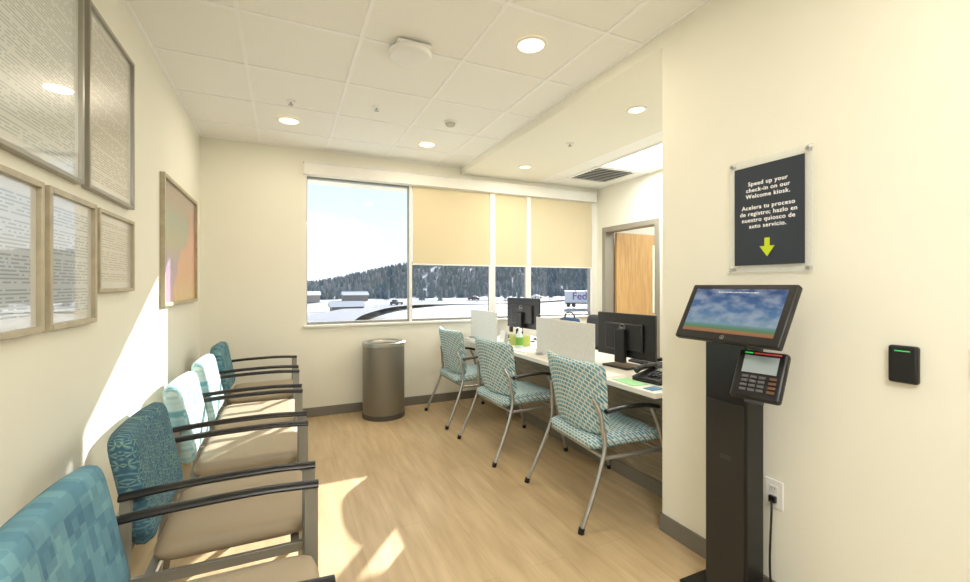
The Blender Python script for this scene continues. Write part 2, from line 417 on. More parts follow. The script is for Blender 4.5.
e=empty('wireless_access_point',(0.67,2.50,H-0.006),label='white rounded ceiling-mounted wireless access point',cat='access point')
MB().box((0,0,-0.012),(0.2,0.2,0.024)).obj('mount',M_white,parent=e,bevel=0.01,seg=4)
MB().lathe([(0,-0.062),(0.08,-0.060),(0.115,-0.05),(0.125,-0.03),(0.12,-0.022),(0,-0.022)]).obj('dome',M_white,parent=e)
e=empty('smoke_detector',(1.28,3.49,H),label='small round white smoke detector on ceiling tile',cat='smoke detector')
MB().lathe([(0.055,0),(0.055,-0.015),(0,-0.015)]).obj('base',M_white,parent=e)
MB().lathe([(0.045,-0.015),(0.036,-0.035),(0,-0.038)]).obj('sensor_head',mat('detector_grey',(190,190,180),0.5),parent=e)
for x,y,z in [(0.65,3.44,H),(0.04,3.6,H),(2.39,3.32,H2)]:
    e=empty('fire_sprinkler',(x,y,z),label='small white pendent fire sprinkler head',cat='sprinkler',group='ceiling sprinklers')
    MB().lathe([(0.035,0),(0.034,-0.006),(0.012,-0.009),(0,-0.009)]).obj('escutcheon',M_white,parent=e)
    MB().cyl((0,0,-0.008),(0,0,-0.03),0.006,seg=10).cyl((0,0,-0.028),(0,0,-0.031),0.018,seg=16).obj('deflector',M_chrome,parent=e)
e=empty('air_vent',(3.42,4.12,H2+0.004),label='dark louvred square ceiling air vent',cat='air vent')
MB().bb(-0.27,0.27,-0.27,0.27,-0.006,-0.001).obj('backing',M_darkg,parent=e)
b=MB()
for s_ in (-1,1): b.bb(s_*0.28-0.02,s_*0.28+0.02,-0.3,0.3,-0.016,-0.001).bb(-0.26,0.26,s_*0.28-0.02,s_*0.28+0.02,-0.016,-0.001)
for i in range(8):
    b.box((0,-0.21+i*0.06,-0.012),(0.52,0.03,0.003),rot=Euler((R(25),0,0)))
b.obj('grille',M_white,parent=e)

# ---------------- left wall frames ----------------
def gloss(b):
    b.inputs['Roughness'].default_value=0.3
    b.inputs['Coat Weight'].default_value=1.0
    b.inputs['Coat Roughness'].default_value=0.008
    b.inputs['Coat IOR'].default_value=2.1
def art_text(name, bg, ink, dens):
    m,N,L,b=nodes(name,0.6)
    tc=N.new('ShaderNodeTexCoord'); sp=N.new('ShaderNodeSeparateXYZ'); L.new(tc.outputs['Object'],sp.inputs[0])
    def math_(op,a,v=None,w=None):
        n=N.new('ShaderNodeMath'); n.operation=op; L.new(a,n.inputs[0])
        if v is not None:
            if isinstance(v,(int,float)): n.inputs[1].default_value=v
            else: L.new(v,n.inputs[1])
        return n.outputs[0]
    wy=math_('MULTIPLY',sp.outputs['Y'],dens); wx=math_('MULTIPLY',sp.outputs['X'],dens*0.8)
    fy=math_('FRACT',wy); gy=math_('GREATER_THAN',fy,0.55)
    cb=N.new('ShaderNodeCombineXYZ'); L.new(math_('FLOOR',wx),cb.inputs[0]); L.new(math_('FLOOR',wy),cb.inputs[1])
    wn=N.new('ShaderNodeTexWhiteNoise'); wn.noise_dimensions='2D'; L.new(cb.outputs[0],wn.inputs['Vector'])
    gw=math_('GREATER_THAN',wn.outputs['Value'],0.22)
    py=math_('FRACT',math_('MULTIPLY',sp.outputs['Y'],dens/9.0)); gp=math_('GREATER_THAN',py,0.15)
    mm=math_('MULTIPLY',math_('MULTIPLY',gy,gw),gp)
    mx=N.new('ShaderNodeMix'); mx.data_type='RGBA'; mx.inputs[6].default_value=lin(bg); mx.inputs[7].default_value=lin(ink); L.new(mm,mx.inputs[0])
    L.new(mx.outputs[2],b.inputs['Base Color']); gloss(b)
    return m
def gloss_paper(name,col):
    m=mat(name,col,0.3); gloss(m.node_tree.nodes['Principled BSDF']); return m
M_mat=gloss_paper('mat_under_glass',(208,208,202))
def art_poster():
    m,N,L,b=nodes('abstract_poster',0.3)
    tc=N.new('ShaderNodeTexCoord'); sp=N.new('ShaderNodeSeparateXYZ'); L.new(tc.outputs['Object'],sp.inputs[0])
    mr=N.new('ShaderNodeMapRange'); mr.inputs[1].default_value=-0.42; mr.inputs[2].default_value=0.42; L.new(sp.outputs['Y'],mr.inputs[0])
    rl=ramp(N,[(0.0,(196,150,180)),(0.3,(160,132,176)),(0.5,(150,150,120)),(0.7,(120,140,124)),(0.85,(136,110,92)),(1.0,(116,90,80))])
    rr=ramp(N,[(0.0,(230,186,100)),(0.25,(224,150,92)),(0.55,(214,130,98)),(0.75,(172,98,80)),(1.0,(124,90,76))])
    L.new(mr.outputs[0],rl.inputs[0]); L.new(mr.outputs[0],rr.inputs[0])
    nz=N.new('ShaderNodeTexNoise'); nz.inputs['Scale'].default_value=3.0; L.new(tc.outputs['Object'],nz.inputs['Vector'])
    a1=N.new('ShaderNodeMath'); a1.operation='MULTIPLY_ADD'; a1.inputs[1].default_value=-0.9; L.new(sp.outputs['Y'],a1.inputs[0]); L.new(sp.outputs['X'],a1.inputs[2])
    a2=N.new('ShaderNodeMath'); a2.operation='ADD'; L.new(a1.outputs[0],a2.inputs[0]); L.new(nz.outputs['Fac'],a2.inputs[1])
    m2=N.new('ShaderNodeMapRange'); m2.inputs[1].default_value=0.5; m2.inputs[2].default_value=0.6; L.new(a2.outputs[0],m2.inputs[0])
    mx=N.new('ShaderNodeMix'); mx.data_type='RGBA'; L.new(m2.outputs[0],mx.inputs[0]); L.new(rl.outputs[0],mx.inputs[6]); L.new(rr.outputs[0],mx.inputs[7])
    L.new(mx.outputs[2],b.inputs['Base Color']); gloss(b); b.inputs['Coat IOR'].default_value=1.5
    return m
def frame(y0,y1,z0,z1,fw,art,mt,label,cat='picture frame',mat_w=0.0):
    e=empty('picture_frame',(XL,(y0+y1)/2,(z0+z1)/2),rot=ROT_L,label=label,cat=cat)
    w=(y1-y0)/2; h=(z1-z0)/2; d=0.028
    b=MB(); b.bb(-w,-w+fw,-h,h,0,d).bb(w-fw,w,-h,h,0,d).bb(-w+fw,w-fw,-h,-h+fw,0,d).bb(-w+fw,w-fw,h-fw,h,0,d)
    b.obj('frame_border',mt,parent=e,bevel=0.002)
    MB().bb(-w+fw,w-fw,-h+fw,h-fw,0.0,0.014).obj('mat_board',M_mat if mat_w else art,parent=e)
    if mat_w: MB().bb(-w+fw+mat_w,w-fw-mat_w,-h+fw+mat_w,h-fw-mat_w,0.014,0.0145).obj('print',art,parent=e)
A1=art_text('print_text_grey',(200,204,198),(164,168,164),95)
A2=art_text('print_text_warm',(200,196,184),(160,157,148),95)
A3=art_text('certificate_print',(196,202,204),(152,157,160),90)
M_fr_bk=mat('bronze_frame',(160,156,144),0.35,0.5)
frame(1.58,2.14,1.73,2.47,0.016,A1,M_fr_bk,'tall grey framed text poster under reflective glass',mat_w=0.03)
frame(2.19,2.75,1.73,2.47,0.016,A2,M_fr_bk,'tall bronze framed notice poster on the cream wall',mat_w=0.03)
frame(1.44,1.84,1.20,1.675,0.02,A3,M_framew,'champagne framed certificate under glossy glass',mat_w=0.035)
frame(1.875,2.265,1.20,1.675,0.02,A3,M_framew,'champagne framed certificate with reflective glass',mat_w=0.035)
frame(2.295,2.75,1.32,1.67,0.016,A2,M_framew,'slim landscape champagne framed notice',mat_w=0.03)
frame(3.36,4.50,1.21,2.07,0.025,art_poster(),M_framew,'large framed abstract print in orange, purple and green')

# ---------------- guest chairs (left) ----------------
def guest_chair(x,y,mback,label,rz=0):
    e=empty('guest_chair',(x,y,0),(0,0,rz),label=label,cat='chair',group='waiting chairs along the wall')
    s=Vector((-0.19,0,0.98)).normalized(); n=Vector((0.98,0,0.19)).normalized()
    MB().cushion(lambda a,b_,t:Vector((-0.305,a,0.655))+s*b_+n*(t+0.018*(a/0.25)**2),0.52,0.40,0.085).obj('backrest',mback,parent=e,sharp=80)
    MB().cushion(lambda a,b_,t:Vector((0.02+b_,a,0.425+t)),0.50,0.52,0.085).obj('seat',M_seat,parent=e,sharp=80)
    for sd in (-1,1):
        yy=sd*0.275
        MB().tube(spline([(-0.31,yy,0.655),(-0.15,yy,0.667),(0.1,yy,0.672),(0.285,yy,0.663)]),0.022,seg=12,flat=0.55).obj('armrest',M_black,parent=e)
        MB().box((0.262,yy,0.328),(0.045,0.018,0.656)).obj('leg',M_grey,parent=e,bevel=0.004)
        MB().tube([(-0.34,yy,0.0),(-0.30,yy,0.33),(-0.292,yy,0.65)],0.013,seg=8,flat=1.4).obj('leg',M_grey,parent=e)
    b=MB()
    for sd in (-1,1): b.bb(-0.30,0.262,sd*0.275-0.009,sd*0.275+0.009,0.35,0.385)
    b.bb(-0.25,-0.22,-0.27,0.27,0.355,0.38).bb(0.2,0.23,-0.27,0.27,0.355,0.38)
    b.bb(-0.325,-0.30,-0.27,0.27,0.56,0.59)
    b.obj('seat_rail',M_grey,parent=e,bevel=0.002)
GX=-0.18
guest_chair(GX,1.335,M_fab_plaid,'guest chair with blue block-patterned back and tan seat')
guest_chair(GX,2.06,M_fab_leaf,'guest chair with navy leaf-patterned back and tan seat')
guest_chair(GX,2.79,M_fab_light,'guest chair with pale teal patterned back and tan seat')
guest_chair(GX,3.50,M_fab_light,'guest chair with pale teal patterned back beside the framed print')
guest_chair(GX,4.27,M_fab_teal,'guest chair with dark teal patterned back beside the window wall')

# ---------------- desk chairs ----------------
def side_chair(x,y,rz,label):
    e=empty('desk_side_chair',(x,y,0),(0,0,rz),label=label,cat='chair',group='visitor chairs at the reception desk')
    s=Vector((-0.16,0,0.987)).normalized(); n=Vector((0.987,0,0.16)).normalized()
    MB().cushion(lambda a,b_,t:Vector((-0.235,a*(1+0.10*b_/0.22),0.685))+s*b_+n*(t+0.06*(a/0.28)**2),0.60,0.44,0.05).obj('backrest',M_fab_weave,parent=e,sharp=80)
    MB().cushion(lambda a,b_,t:Vector((0.02+b_,a,0.43+t+0.012*math.cos(b_*6))),0.52,0.54,0.085,e=8).obj('seat',M_fab_weave,parent=e,sharp=80)
    for sd in (-1,1):
        yy=sd*0.30
        MB().tube(spline([(-0.36,sd*0.33,0.012),(-0.25,sd*0.315,0.25),(-0.19,yy,0.42),(-0.185,sd*0.29,0.52)]),0.0125).cyl((-0.365,sd*0.33,0),(-0.358,sd*0.33,0.03),0.017,mi=1).obj('leg',[M_chrome,M_black],parent=e)
        MB().tube(spline([(0.30,sd*0.32,0.012),(0.24,sd*0.315,0.3),(0.19,yy,0.52),(0.14,yy,0.628)]),0.0125).cyl((0.303,sd*0.32,0),(0.298,sd*0.32,0.03),0.017,mi=1).obj('leg',[M_chrome,M_black],parent=e)
        MB().tube(spline([(0.19,yy,0.628),(0.1,yy,0.648),(-0.05,yy,0.648),(-0.18,sd*0.30,0.635)]),0.02,seg=12,flat=0.6).obj('armrest',M_black,parent=e)
    b=MB()
    b.tube([(-0.19,-0.305,0.375),(-0.19,0.305,0.375)],0.011).tube([(0.2,-0.305,0.375),(0.2,0.305,0.375)],0.011)
    for sd in (-1,1): b.tube([(-0.21,sd*0.303,0.375),(0.215,sd*0.305,0.375)],0.011).tube(spline([(-0.19,sd*0.29,0.5),(-0.20,sd*0.275,0.62),(-0.225,sd*0.24,0.70)]),0.0125)
    b.obj('frame_rail',M_chrome,parent=e)
side_chair(1.845,2.23,R(-4),'teal and cream woven-pattern armchair with silver legs beside kiosk wall')
side_chair(1.765,3.25,R(2),'teal and cream woven-pattern armchair with silver legs at the desk')
side_chair(1.74,4.18,R(0),'teal and cream woven-pattern armchair with silver legs by the window')

# ---------------- reception desk ----------------
e=empty('reception_desk',(2.2,3.2,0),label='long reception desk with pale laminate top and taupe woodgrain front',cat='desk')
MB().bb(-0.35,0.42,-1.415,1.45,0.72,0.752).obj('worktop',M_top,parent=e,bevel=0.004)
MB().bb(-0.02,0.0,-1.41,1.43,0.0,0.72).obj('front_panel',M_taupe,parent=e)
for a,c in ((-1.41,-1.385),(1.405,1.43),(-0.012,0.012)):
    MB().bb(0.0,0.4,a,c,0,0.72).obj('end_panel',M_taupe,parent=e)
MB().bb(-0.032,-0.02,-1.41,1.43,0,0.09).obj('kick_strip',M_base,parent=e)
ZT=0.7525
def divider(x,y0,y1,label):
    e=empty('desk_divider',(x,(y0+y1)/2,ZT),label=label,cat='desk divider',group='desk dividers')
    w=(y1-y0)/2
    MB().box((0,0,0.165),(0.01,2*w,0.31)).obj('panel',M_frost,parent=e,bevel=0.004)
    for s_ in (-1,1): MB().box((0,s_*(w-0.08),0.01),(0.1,0.03,0.02)).obj('foot',M_chrome,parent=e,bevel=0.003)
divider(2.0,2.48,3.27,'speckled grey-white desk privacy panel')
divider(1.95,3.95,4.62,'small white privacy panel near the window')

def monitor(x,y,rz,label,logo=True,zb=0.09):
    e=empty('computer_monitor',(x,y,ZT),(0,0,rz),label=label,cat='monitor')
    MB().box((0,0,zb+0.16),(0.022,0.55,0.32)).obj('display_housing',M_black,parent=e,bevel=0.006)
    MB().box((-0.018,0,zb+0.15),(0.03,0.36,0.2)).obj('rear_cover',M_black,parent=e,bevel=0.012,seg=3)
    MB().box((0.0115,0,zb+0.165),(0.002,0.53,0.295)).obj('screen',mat('monitor_glass',(60,70,84),0.15,emit=0.1),parent=e)
    MB().box((-0.05,0,0.15+zb/2-0.03),(0.035,0.09,0.24)).obj('stand_neck',M_black,parent=e,bevel=0.006)
    MB().box((-0.02,0,0.008),(0.19,0.24,0.016)).obj('stand_base',M_black,parent=e,bevel=0.005)
    if logo:
        b=MB(); ring=[(0,math.cos(2*math.pi*k/32)*0.027,math.sin(2*math.pi*k/32)*0.027) for k in range(33)]
        b.tube(ring,0.0016,seg=6); b.obj('logo_ring',M_chrome,parent=e,loc=(-0.0345,0,zb+0.215))
        text('logo_text','DELL',0.018,M_chrome,e,(-0.0345,0,zb+0.215),ROT_R,offset=0.0004)
monitor(2.27,2.47,R(4),'black desktop monitor seen from behind with round logo',zb=0.07)
monitor(2.3,4.03,R(8),'black desktop monitor standing near the window',zb=0.14)
monitor(2.42,4.42,R(-20),'second black desktop monitor angled beside the window',zb=0.12)

def keyboard(x,y,rz):
    e=empty('keyboard',(x,y,ZT),(0,0,rz),label='black computer keyboard on the desk',cat='keyboard',group='keyboards')
    MB().box((0,0,0.009),(0.13,0.4,0.018)).obj('keyboard_base',M_black,parent=e,bevel=0.004)
    b=MB()
    for i in range(5):
        for j in range(16): b.box((-0.045+i*0.022,-0.18+j*0.024,0.021),(0.017,0.019,0.007))
    b.obj('keys',M_darkg,parent=e,bevel=0.0015)
keyboard(2.5,2.42,0); keyboard(2.52,3.9,0)
e=empty('desk_phone',(2.10,2.02,ZT),(0,0,R(8)),label='black office desk phone with handset',cat='phone')
MB().box((0,0,0.03),(0.2,0.2,0.03),rot=Euler((0,R(-10),0))).bb(-0.1,0.1,-0.1,0.1,0,0.02).obj('phone_body',M_black,parent=e,bevel=0.006)
MB().tube(spline([(-0.09,0.075,0.06),(-0.05,0.075,0.075),(0.05,0.075,0.08),(0.09,0.075,0.078)]),0.018,seg=12).obj('handset',M_black,parent=e)
b=MB()
for i in range(4):
    for j in range(3): b.box((-0.06+i*0.025,-0.06+j*0.03,0.045+i*0.004),(0.016,0.02,0.006))
b.obj('keypad',M_darkg,parent=e)
MB().box((0.06,-0.03,0.062),(0.05,0.09,0.004),rot=Euler((0,R(-10),0))).obj('phone_display',mat('lcd',(130,150,140),0.2),parent=e)
e=empty('computer_mouse',(2.45,2.08,ZT),label='small black computer mouse',cat='mouse')
MB().sphere((0,0,0.028),0.05,(1,0.6,0.55)).obj('mouse_shell',M_black,parent=e)
def paper(x,y,sx,sy,rz,m,label,z=0,h=0.003):
    MB().bb(-sx/2,sx/2,-sy/2,sy/2,0,h).obj('paper_sheet',m,loc=(x,y,ZT+z),rot=(0,0,rz),label=label,cat='paper')
paper(1.95,2.33,0.15,0.21,R(8),M_paper,'white paper sheet on the desk edge')
paper(1.93,2.06,0.11,0.2,R(-6),M_green,'light green paper slip on the desk edge')
paper(1.98,3.42,0.16,0.2,R(4),M_paper,'white paper stack by the desk divider',h=0.01)
paper(1.93,1.87,0.1,0.07,R(5),mat('blue_card',(70,130,170),0.6),'small blue card on desk edge')
paper(2.3,3.3,0.24,0.3,R(-12),M_paper,'loose white paper pile behind the divider',h=0.014)
e=empty('pen_cup',(2.14,3.42,ZT),label='dark cylindrical pen cup holding pens',cat='pen cup')
MB().lathe([(0,0),(0.04,0),(0.04,0.1),(0.036,0.1),(0.036,0.006),(0,0.006)]).obj('cup_body',M_black,parent=e)
for i,c in enumerate([(30,60,150),(180,40,40),(20,20,20),(60,140,90)]):
    a=i*1.6
    MB().cyl((0.012*math.cos(a),0.012*math.sin(a),0.01),(0.03*math.cos(a),0.03*math.sin(a),0.155),0.004,seg=8).obj('pen',mat('pen_ink',c,0.4),parent=e)
e=empty('sanitizer_bottle',(2.02,3.61,ZT),label='clear pump bottle of hand sanitizer with green label',cat='bottle')
MB().lathe([(0,0),(0.034,0),(0.036,0.01),(0.036,0.12),(0.02,0.145),(0.014,0.15),(0,0.15)]).obj('bottle_body',mat('gel_bottle',(214,230,226),0.15),parent=e)
MB().lathe([(0.0365,0.03),(0.0368,0.035),(0.0368,0.1),(0.0365,0.105)]).obj('bottle_label',mat('green_label',(120,176,70),0.5),parent=e)
MB().cyl((0,0,0.15),(0,0,0.19),0.008,seg=12).tube(spline([(0,0,0.19),(-0.02,0,0.195),(-0.045,0,0.185)]),0.006).obj('pump',M_white,parent=e)
e=empty('tissue_box',(2.12,3.78,ZT),(0,0,R(6)),label='yellow-green tissue box with white tissue',cat='tissue box')
MB().box((0,0,0.05),(0.12,0.2,0.1)).obj('box_body',mat('tissue_card',(176,186,96),0.6,var=0.2,vscale=40),parent=e,bevel=0.002)
MB().cushion(lambda a,b_,t:Vector((a*0.5+0.01*math.sin(b_*60),t*0.6+b_*0.4*(0.3),0.1+ (b_+0.05)*0.7)),0.09,0.1,0.02).obj('tissue',M_paper,parent=e)
e=empty('brochure_holder',(2.12,4.5,ZT+0.001),label='white angled brochure holder with leaflets',cat='brochure holder')
MB().box((0,0,0.115),(0.02,0.2,0.21),rot=Euler((0,R(-12),0))).bb(-0.06,0.06,-0.1,0.1,0,0.012).obj('holder',M_white,parent=e,bevel=0.002)
MB().box((-0.018,0,0.14),(0.012,0.18,0.22),rot=Euler((0,R(-12),0))).obj('leaflets',mat('leaflet',(120,170,190),0.5,var=0.4,vscale=20),parent=e)
e=empty('card_stand',(1.96,3.82,ZT),(0,0,R(-5)),label='small white tent card standing on the desk',cat='tent card')
MB().box((-0.02,0,0.075),(0.003,0.13,0.15),rot=Euler((0,R(12),0))).obj('front_leaf',M_paper,parent=e)
MB().box((0.02,0,0.075),(0.003,0.13,0.15),rot=Euler((0,R(-12),0))).obj('rear_leaf',M_paper,parent=e)
e=empty('lunch_bag',(2.48,3.45,ZT+0.006),(0,0,R(15)),label='blue and black soft lunch bag with loop handle',cat='bag')
MB().cushion(lambda a,b_,t:Vector((t,a,0.14+b_)),0.2,0.28,0.13,e=6).obj('bag_body',M_navy,parent=e,sharp=80)
MB().tube(spline([(0,-0.06,0.25),(0,-0.05,0.31),(0,0,0.33),(0,0.05,0.31),(0,0.06,0.25)]),0.008).obj('bag_handle',M_black,parent=e)

def office_chair(x,y,rz):
    e=empty('office_chair',(x,y,0),(0,0,rz),label='black swivel office chair behind the desk',cat='chair',group='staff swivel chairs')
    MB().cushion(lambda a,b_,t:Vector((-0.24-0.04*(b_/0.3)+t+0.06*(a/0.25)**2,a,0.74+b_)),0.48,0.5,0.05).obj('backrest',M_darkg,parent=e,sharp=80)
    MB().cushion(lambda a,b_,t:Vector((a,b_,0.46+t)),0.5,0.5,0.09).obj('seat',M_black,parent=e,sharp=80)
    MB().cyl((0,0,0.1),(0,0,0.42),0.028).tube(spline([(-0.05,0,0.41),(-0.25,0,0.42),(-0.28,0,0.6)]),0.02).obj('column',M_black,parent=e)
    b=MB()
    for k in range(5):
        a=2*math.pi*k/5; b.tube([(0,0,0.11),(0.3*math.cos(a),0.3*math.sin(a),0.07)],0.018)
    b.obj('star_base',M_black,parent=e)
    for k in range(5):
        a=2*math.pi*k/5; c=Vector((0.3*math.cos(a),0.3*math.sin(a),0.028)); d=Vector((-math.sin(a),math.cos(a),0))*0.02
        MB().cyl(c-d,c+d,0.028,seg=16).obj('caster',M_darkg,parent=e)
    for s_ in(-1,1):
        MB().tube(spline([(0,s_*0.24,0.42),(0,s_*0.29,0.5),(0,s_*0.29,0.64)]),0.014).box((0.02,s_*0.29,0.655),(0.24,0.07,0.025)).obj('armrest',M_black,parent=e)
office_chair(3.10,2.74,R(175)); office_chair(3.15,4.2,R(165))

# ---------------- trash can ----------------
def perf_mat():
    m,N,L,b=nodes('perforated_taupe_steel',0.4)
    b.inputs['Metallic'].default_value=0.4
    tc=N.new('ShaderNodeTexCoord'); sp=N.new('ShaderNodeSeparateXYZ'); L.new(tc.outputs['Object'],sp.inputs[0])
    at=N.new('ShaderNodeMath'); at.operation='ARCTAN2'; L.new(sp.outputs['Y'],at.inputs[0]); L.new(sp.outputs['X'],at.inputs[1])
    s1=N.new('ShaderNodeMath'); s1.operation='MULTIPLY'; s1.inputs[1].default_value=0.21; L.new(at.outputs[0],s1.inputs[0])
    cb=N.new('ShaderNodeCombineXYZ'); L.new(s1.outputs[0],cb.inputs[0]); L.new(sp.outputs['Z'],cb.inputs[1])
    vo=N.new('ShaderNodeTexVoronoi'); vo.inputs['Scale'].default_value=100; vo.inputs['Randomness'].default_value=0.0; L.new(cb.outputs[0],vo.inputs['Vector'])
    rp=ramp(N,[(0.0,(92,88,80)),(0.34,(98,94,86)),(0.42,(158,154,144))]); L.new(vo.outputs['Distance'],rp.inputs[0]); L.new(rp.outputs[0],b.inputs['Base Color'])
    return m
e=empty('trash_can',(0.93,4.53,0),label='round perforated taupe metal trash can by the window wall',cat='trash can')
MB().lathe([(0.205,0.04),(0.21,0.05),(0.21,0.73),(0.2,0.73),(0.2,0.05)],seg=64).obj('can_body',perf_mat(),parent=e)
MB().lathe([(0.21,0.725),(0.217,0.73),(0.217,0.765),(0.205,0.772),(0.17,0.765),(0.15,0.74),(0.15,0.5)],seg=64).obj('top_rim',mat('brushed_rim',(170,168,160),0.35,0.6),parent=e)
MB().lathe([(0,0.0),(0.213,0.0),(0.215,0.045),(0.2,0.05),(0,0.05)],seg=64).obj('base_ring',mat('dark_ring',(80,76,70),0.5),parent=e)
MB().lathe([(0.17,0.768),(0.17,0.74),(0.155,0.4),(0,0.4)],seg=48).obj('liner',M_black,parent=e)

# ---------------- right wall: sign ----------------
yc,zc=1.185,1.655
e=empty('kiosk_sign',(XR,yc,zc),ROT_R,label='charcoal check-in sign with white lettering behind clear acrylic',cat='sign')
MB().bb(-0.175,0.175,-0.25,0.25,0.012,0.016).obj('acrylic_panel',M_acryl,parent=e,bevel=0.001)
MB().bb(-0.148,0.148,-0.218,0.218,0.0165,0.018).obj('sign_sheet',M_signb,parent=e)
for sx in(-1,1):
    for sy in(-1,1): MB().cyl((sx*0.16,sy*0.235,0),(sx*0.16,sy*0.235,0.022),0.0085,seg=20).obj('standoff',M_chrome,parent=e,bevel=0.001)
L1=['Speed up your','check-in on our','Welcome kiosk.']; L2=['Acelera tu proceso','de registro; hazlo en','nuestro quiosco de','auto servicio.']
zz=0.140
for t_ in L1: text('lettering',t_,0.0255,M_txt,e,(0,zz,0.0185),(0,0,0),offset=0.0003,spacing=1.12); zz-=0.0275
zz-=0.022
for t_ in L2: text('lettering',t_,0.0255,M_txt,e,(0,zz,0.0185),(0,0,0),offset=0.0003,spacing=1.12); zz-=0.0275
b=MB(); b.bb(-0.011,0.011,-0.15,-0.102,0.018,0.0192)
pts=[(-0.032,-0.137),(0.032,-0.137),(0,-0.182)]
lo=[b.bm.verts.new((p[0],p[1],0.018)) for p in pts]; hi=[b.bm.verts.new((p[0],p[1],0.0193)) for p in pts]
b.bm.faces.new(hi); b.bm.faces.new(lo[::-1])
for k in range(3): b.bm.faces.new((lo[k],lo[(k+1)%3],hi[(k+1)%3],hi[k]))
b.obj('down_arrow',M_lime,parent=e)

e=empty('card_reader',(XR,0.735,1.085),ROT_R,label='black wall-mounted access card reader with green light',cat='card reader')
MB().box((0,0,0.012),(0.078,0.125,0.024)).obj('reader_body',M_black,parent=e,bevel=0.008,seg=3)
MB().box((0,0.045,0.0245),(0.04,0.003,0.001)).obj('status_light',emis('green_led',(40,190,90),0.8),parent=e)
e=empty('light_switch',(XR,0.545,1.1),ROT_R,label='white double rocker light switch plate',cat='light switch')
MB().box((0,0,0.003),(0.075,0.118,0.006)).obj('switch_plate',M_white,parent=e,bevel=0.002)
MB().box((0,0,0.007),(0.033,0.066,0.005)).obj('rocker',M_white,parent=e,bevel=0.001)
e=empty('power_outlet',(XR,1.165,0.465),ROT_R,label='white duplex wall outlet with black plug inserted',cat='outlet')
MB().box((0,0,0.003),(0.075,0.118,0.006)).obj('outlet_plate',M_white,parent=e,bevel=0.002)
for s_ in(-1,1):
    MB().box((0,s_*0.02,0.0065),(0.034,0.028,0.003)).obj('socket',mat('socket_white',(225,225,220),0.4),parent=e,bevel=0.001)
    MB().box((-0.006,s_*0.02+0.003,0.0083),(0.002,0.008,0.001)).box((0.006,s_*0.02+0.003,0.0083),(0.002,0.008,0.001)).obj('socket_slot',M_black,parent=e)

# ---------------- kiosk ----------------
kx,ky=1.74,1.23
k=empty('check_in_kiosk',(kx,ky,0),label='black self-service check-in kiosk with touchscreen and card terminal',cat='kiosk')
MB().bb(-0.11,0.125,-0.2,0.2,0,0.012).obj('base_plate',M_blackm,parent=k,bevel=0.004)
MB().bb(-0.06,0.05,-0.085,0.105,0.012,1.16).obj('column',M_blackm,parent=k,bevel=0.008,seg=3)
MB().bb(-0.064,-0.058,-0.075,0.095,0.05,0.86).obj('access_panel',mat('panel_black',(34,33,33),0.3),parent=k,bevel=0.002)
MB().bb(-0.0645,-0.0625,-0.02,0.03,0.62,0.64).obj('lock_plate',M_darkg,parent=k)
tilt=math.atan2(0.12,0.22)
rotm=Matrix.Rotation(R(-90),4,'Z')@Matrix.Rotation(R(90)-tilt,4,'X')
sc=empty('touchscreen',(-0.085,-0.035,1.238),rotm.to_euler(),parent=k)
MB().box((0,0,-0.014),(0.455,0.262,0.03)).obj('screen_housing',M_black,parent=sc,bevel=0.008,seg=3)
def kiosk_img():
    m,N,L,b=nodes('kiosk_welcome_image',0.12)
    tc=N.new('ShaderNodeTexCoord'); sp=N.new('ShaderNodeSeparateXYZ'); L.new(tc.outputs['Object'],sp.inputs[0])
    mr=N.new('ShaderNodeMapRange'); mr.inputs[1].default_value=-0.095; mr.inputs[2].default_value=0.107; L.new(sp.outputs['Y'],mr.inputs[0])
    rp=ramp(N,[(0.0,(200,120,90)),(0.06,(200,150,90)),(0.09,(110,160,110)),(0.15,(120,175,150)),(0.2,(150,190,212)),(0.5,(92,146,200)),(1.0,(40,88,156))])
    L.new(mr.outputs[0],rp.inputs[0])
    mp=mapping(N,L,scale=(14,26,1)); nz=N.new('ShaderNodeTexNoise'); nz.inputs['Scale'].default_value=1; nz.inputs['Detail'].default_value=5; L.new(mp.outputs[0],nz.inputs['Vector'])
    r2=ramp(N,[(0.42,(0,0,0)),(0.62,(255,255,255))]); L.new(nz.outputs['Fac'],r2.inputs[0])
    gt=N.new('ShaderNodeMath'); gt.operation='GREATER_THAN'; gt.inputs[1].default_value=-0.055; L.new(sp.outputs['Y'],gt.inputs[0])
    mm=N.new('ShaderNodeMath'); mm.operation='MULTIPLY'; L.new(r2.outputs[0],mm.inputs[0]); L.new(gt.outputs[0],mm.inputs[1])
    m2=N.new('ShaderNodeMath'); m2.operation='MULTIPLY'; m2.inputs[1].default_value=0.6; L.new(mm.outputs[0],m2.inputs[0])
    mx=N.new('ShaderNodeMix'); mx.data_type='RGBA'; mx.inputs[7].default_value=lin((215,228,244)); L.new(m2.outputs[0],mx.inputs[0]); L.new(rp.outputs[0],mx.inputs[6])
    b.inputs['Base Color'].default_value=(0.01,0.01,0.01,1)
    L.new(mx.outputs[2],b.inputs['Emission Color']); b.inputs['Emission Strength'].default_value=0.5
    return m
MB().box((0,0.006,0.0012),(0.395,0.202,0.0006)).obj('screen_image',kiosk_img(),parent=sc)
text('on_screen_text','Touch anywhere on the screen to start',0.011,M_txt,sc,(0,0.092,0.0018),(0,0,0),ext=0.0001)
b=MB(); b.tube([(math.cos(2*math.pi*q/24)*0.008,math.sin(2*math.pi*q/24)*0.008,0) for q in range(25)],0.0008,seg=5); b.obj('logo_ring',M_chrome,parent=sc,loc=(0,-0.112,0.0015))
text('logo_text','hp',0.009,M_chrome,sc,(0,-0.112,0.0012),(0,0,0),ext=0.0003)
MB().box((0,0,-0.06),(0.14,0.16,0.08)).obj('mount_head',M_black,parent=sc,bevel=0.01)
rt=Matrix.Rotation(R(-78),4,'Z')@Matrix.Rotation(R(60),4,'X')
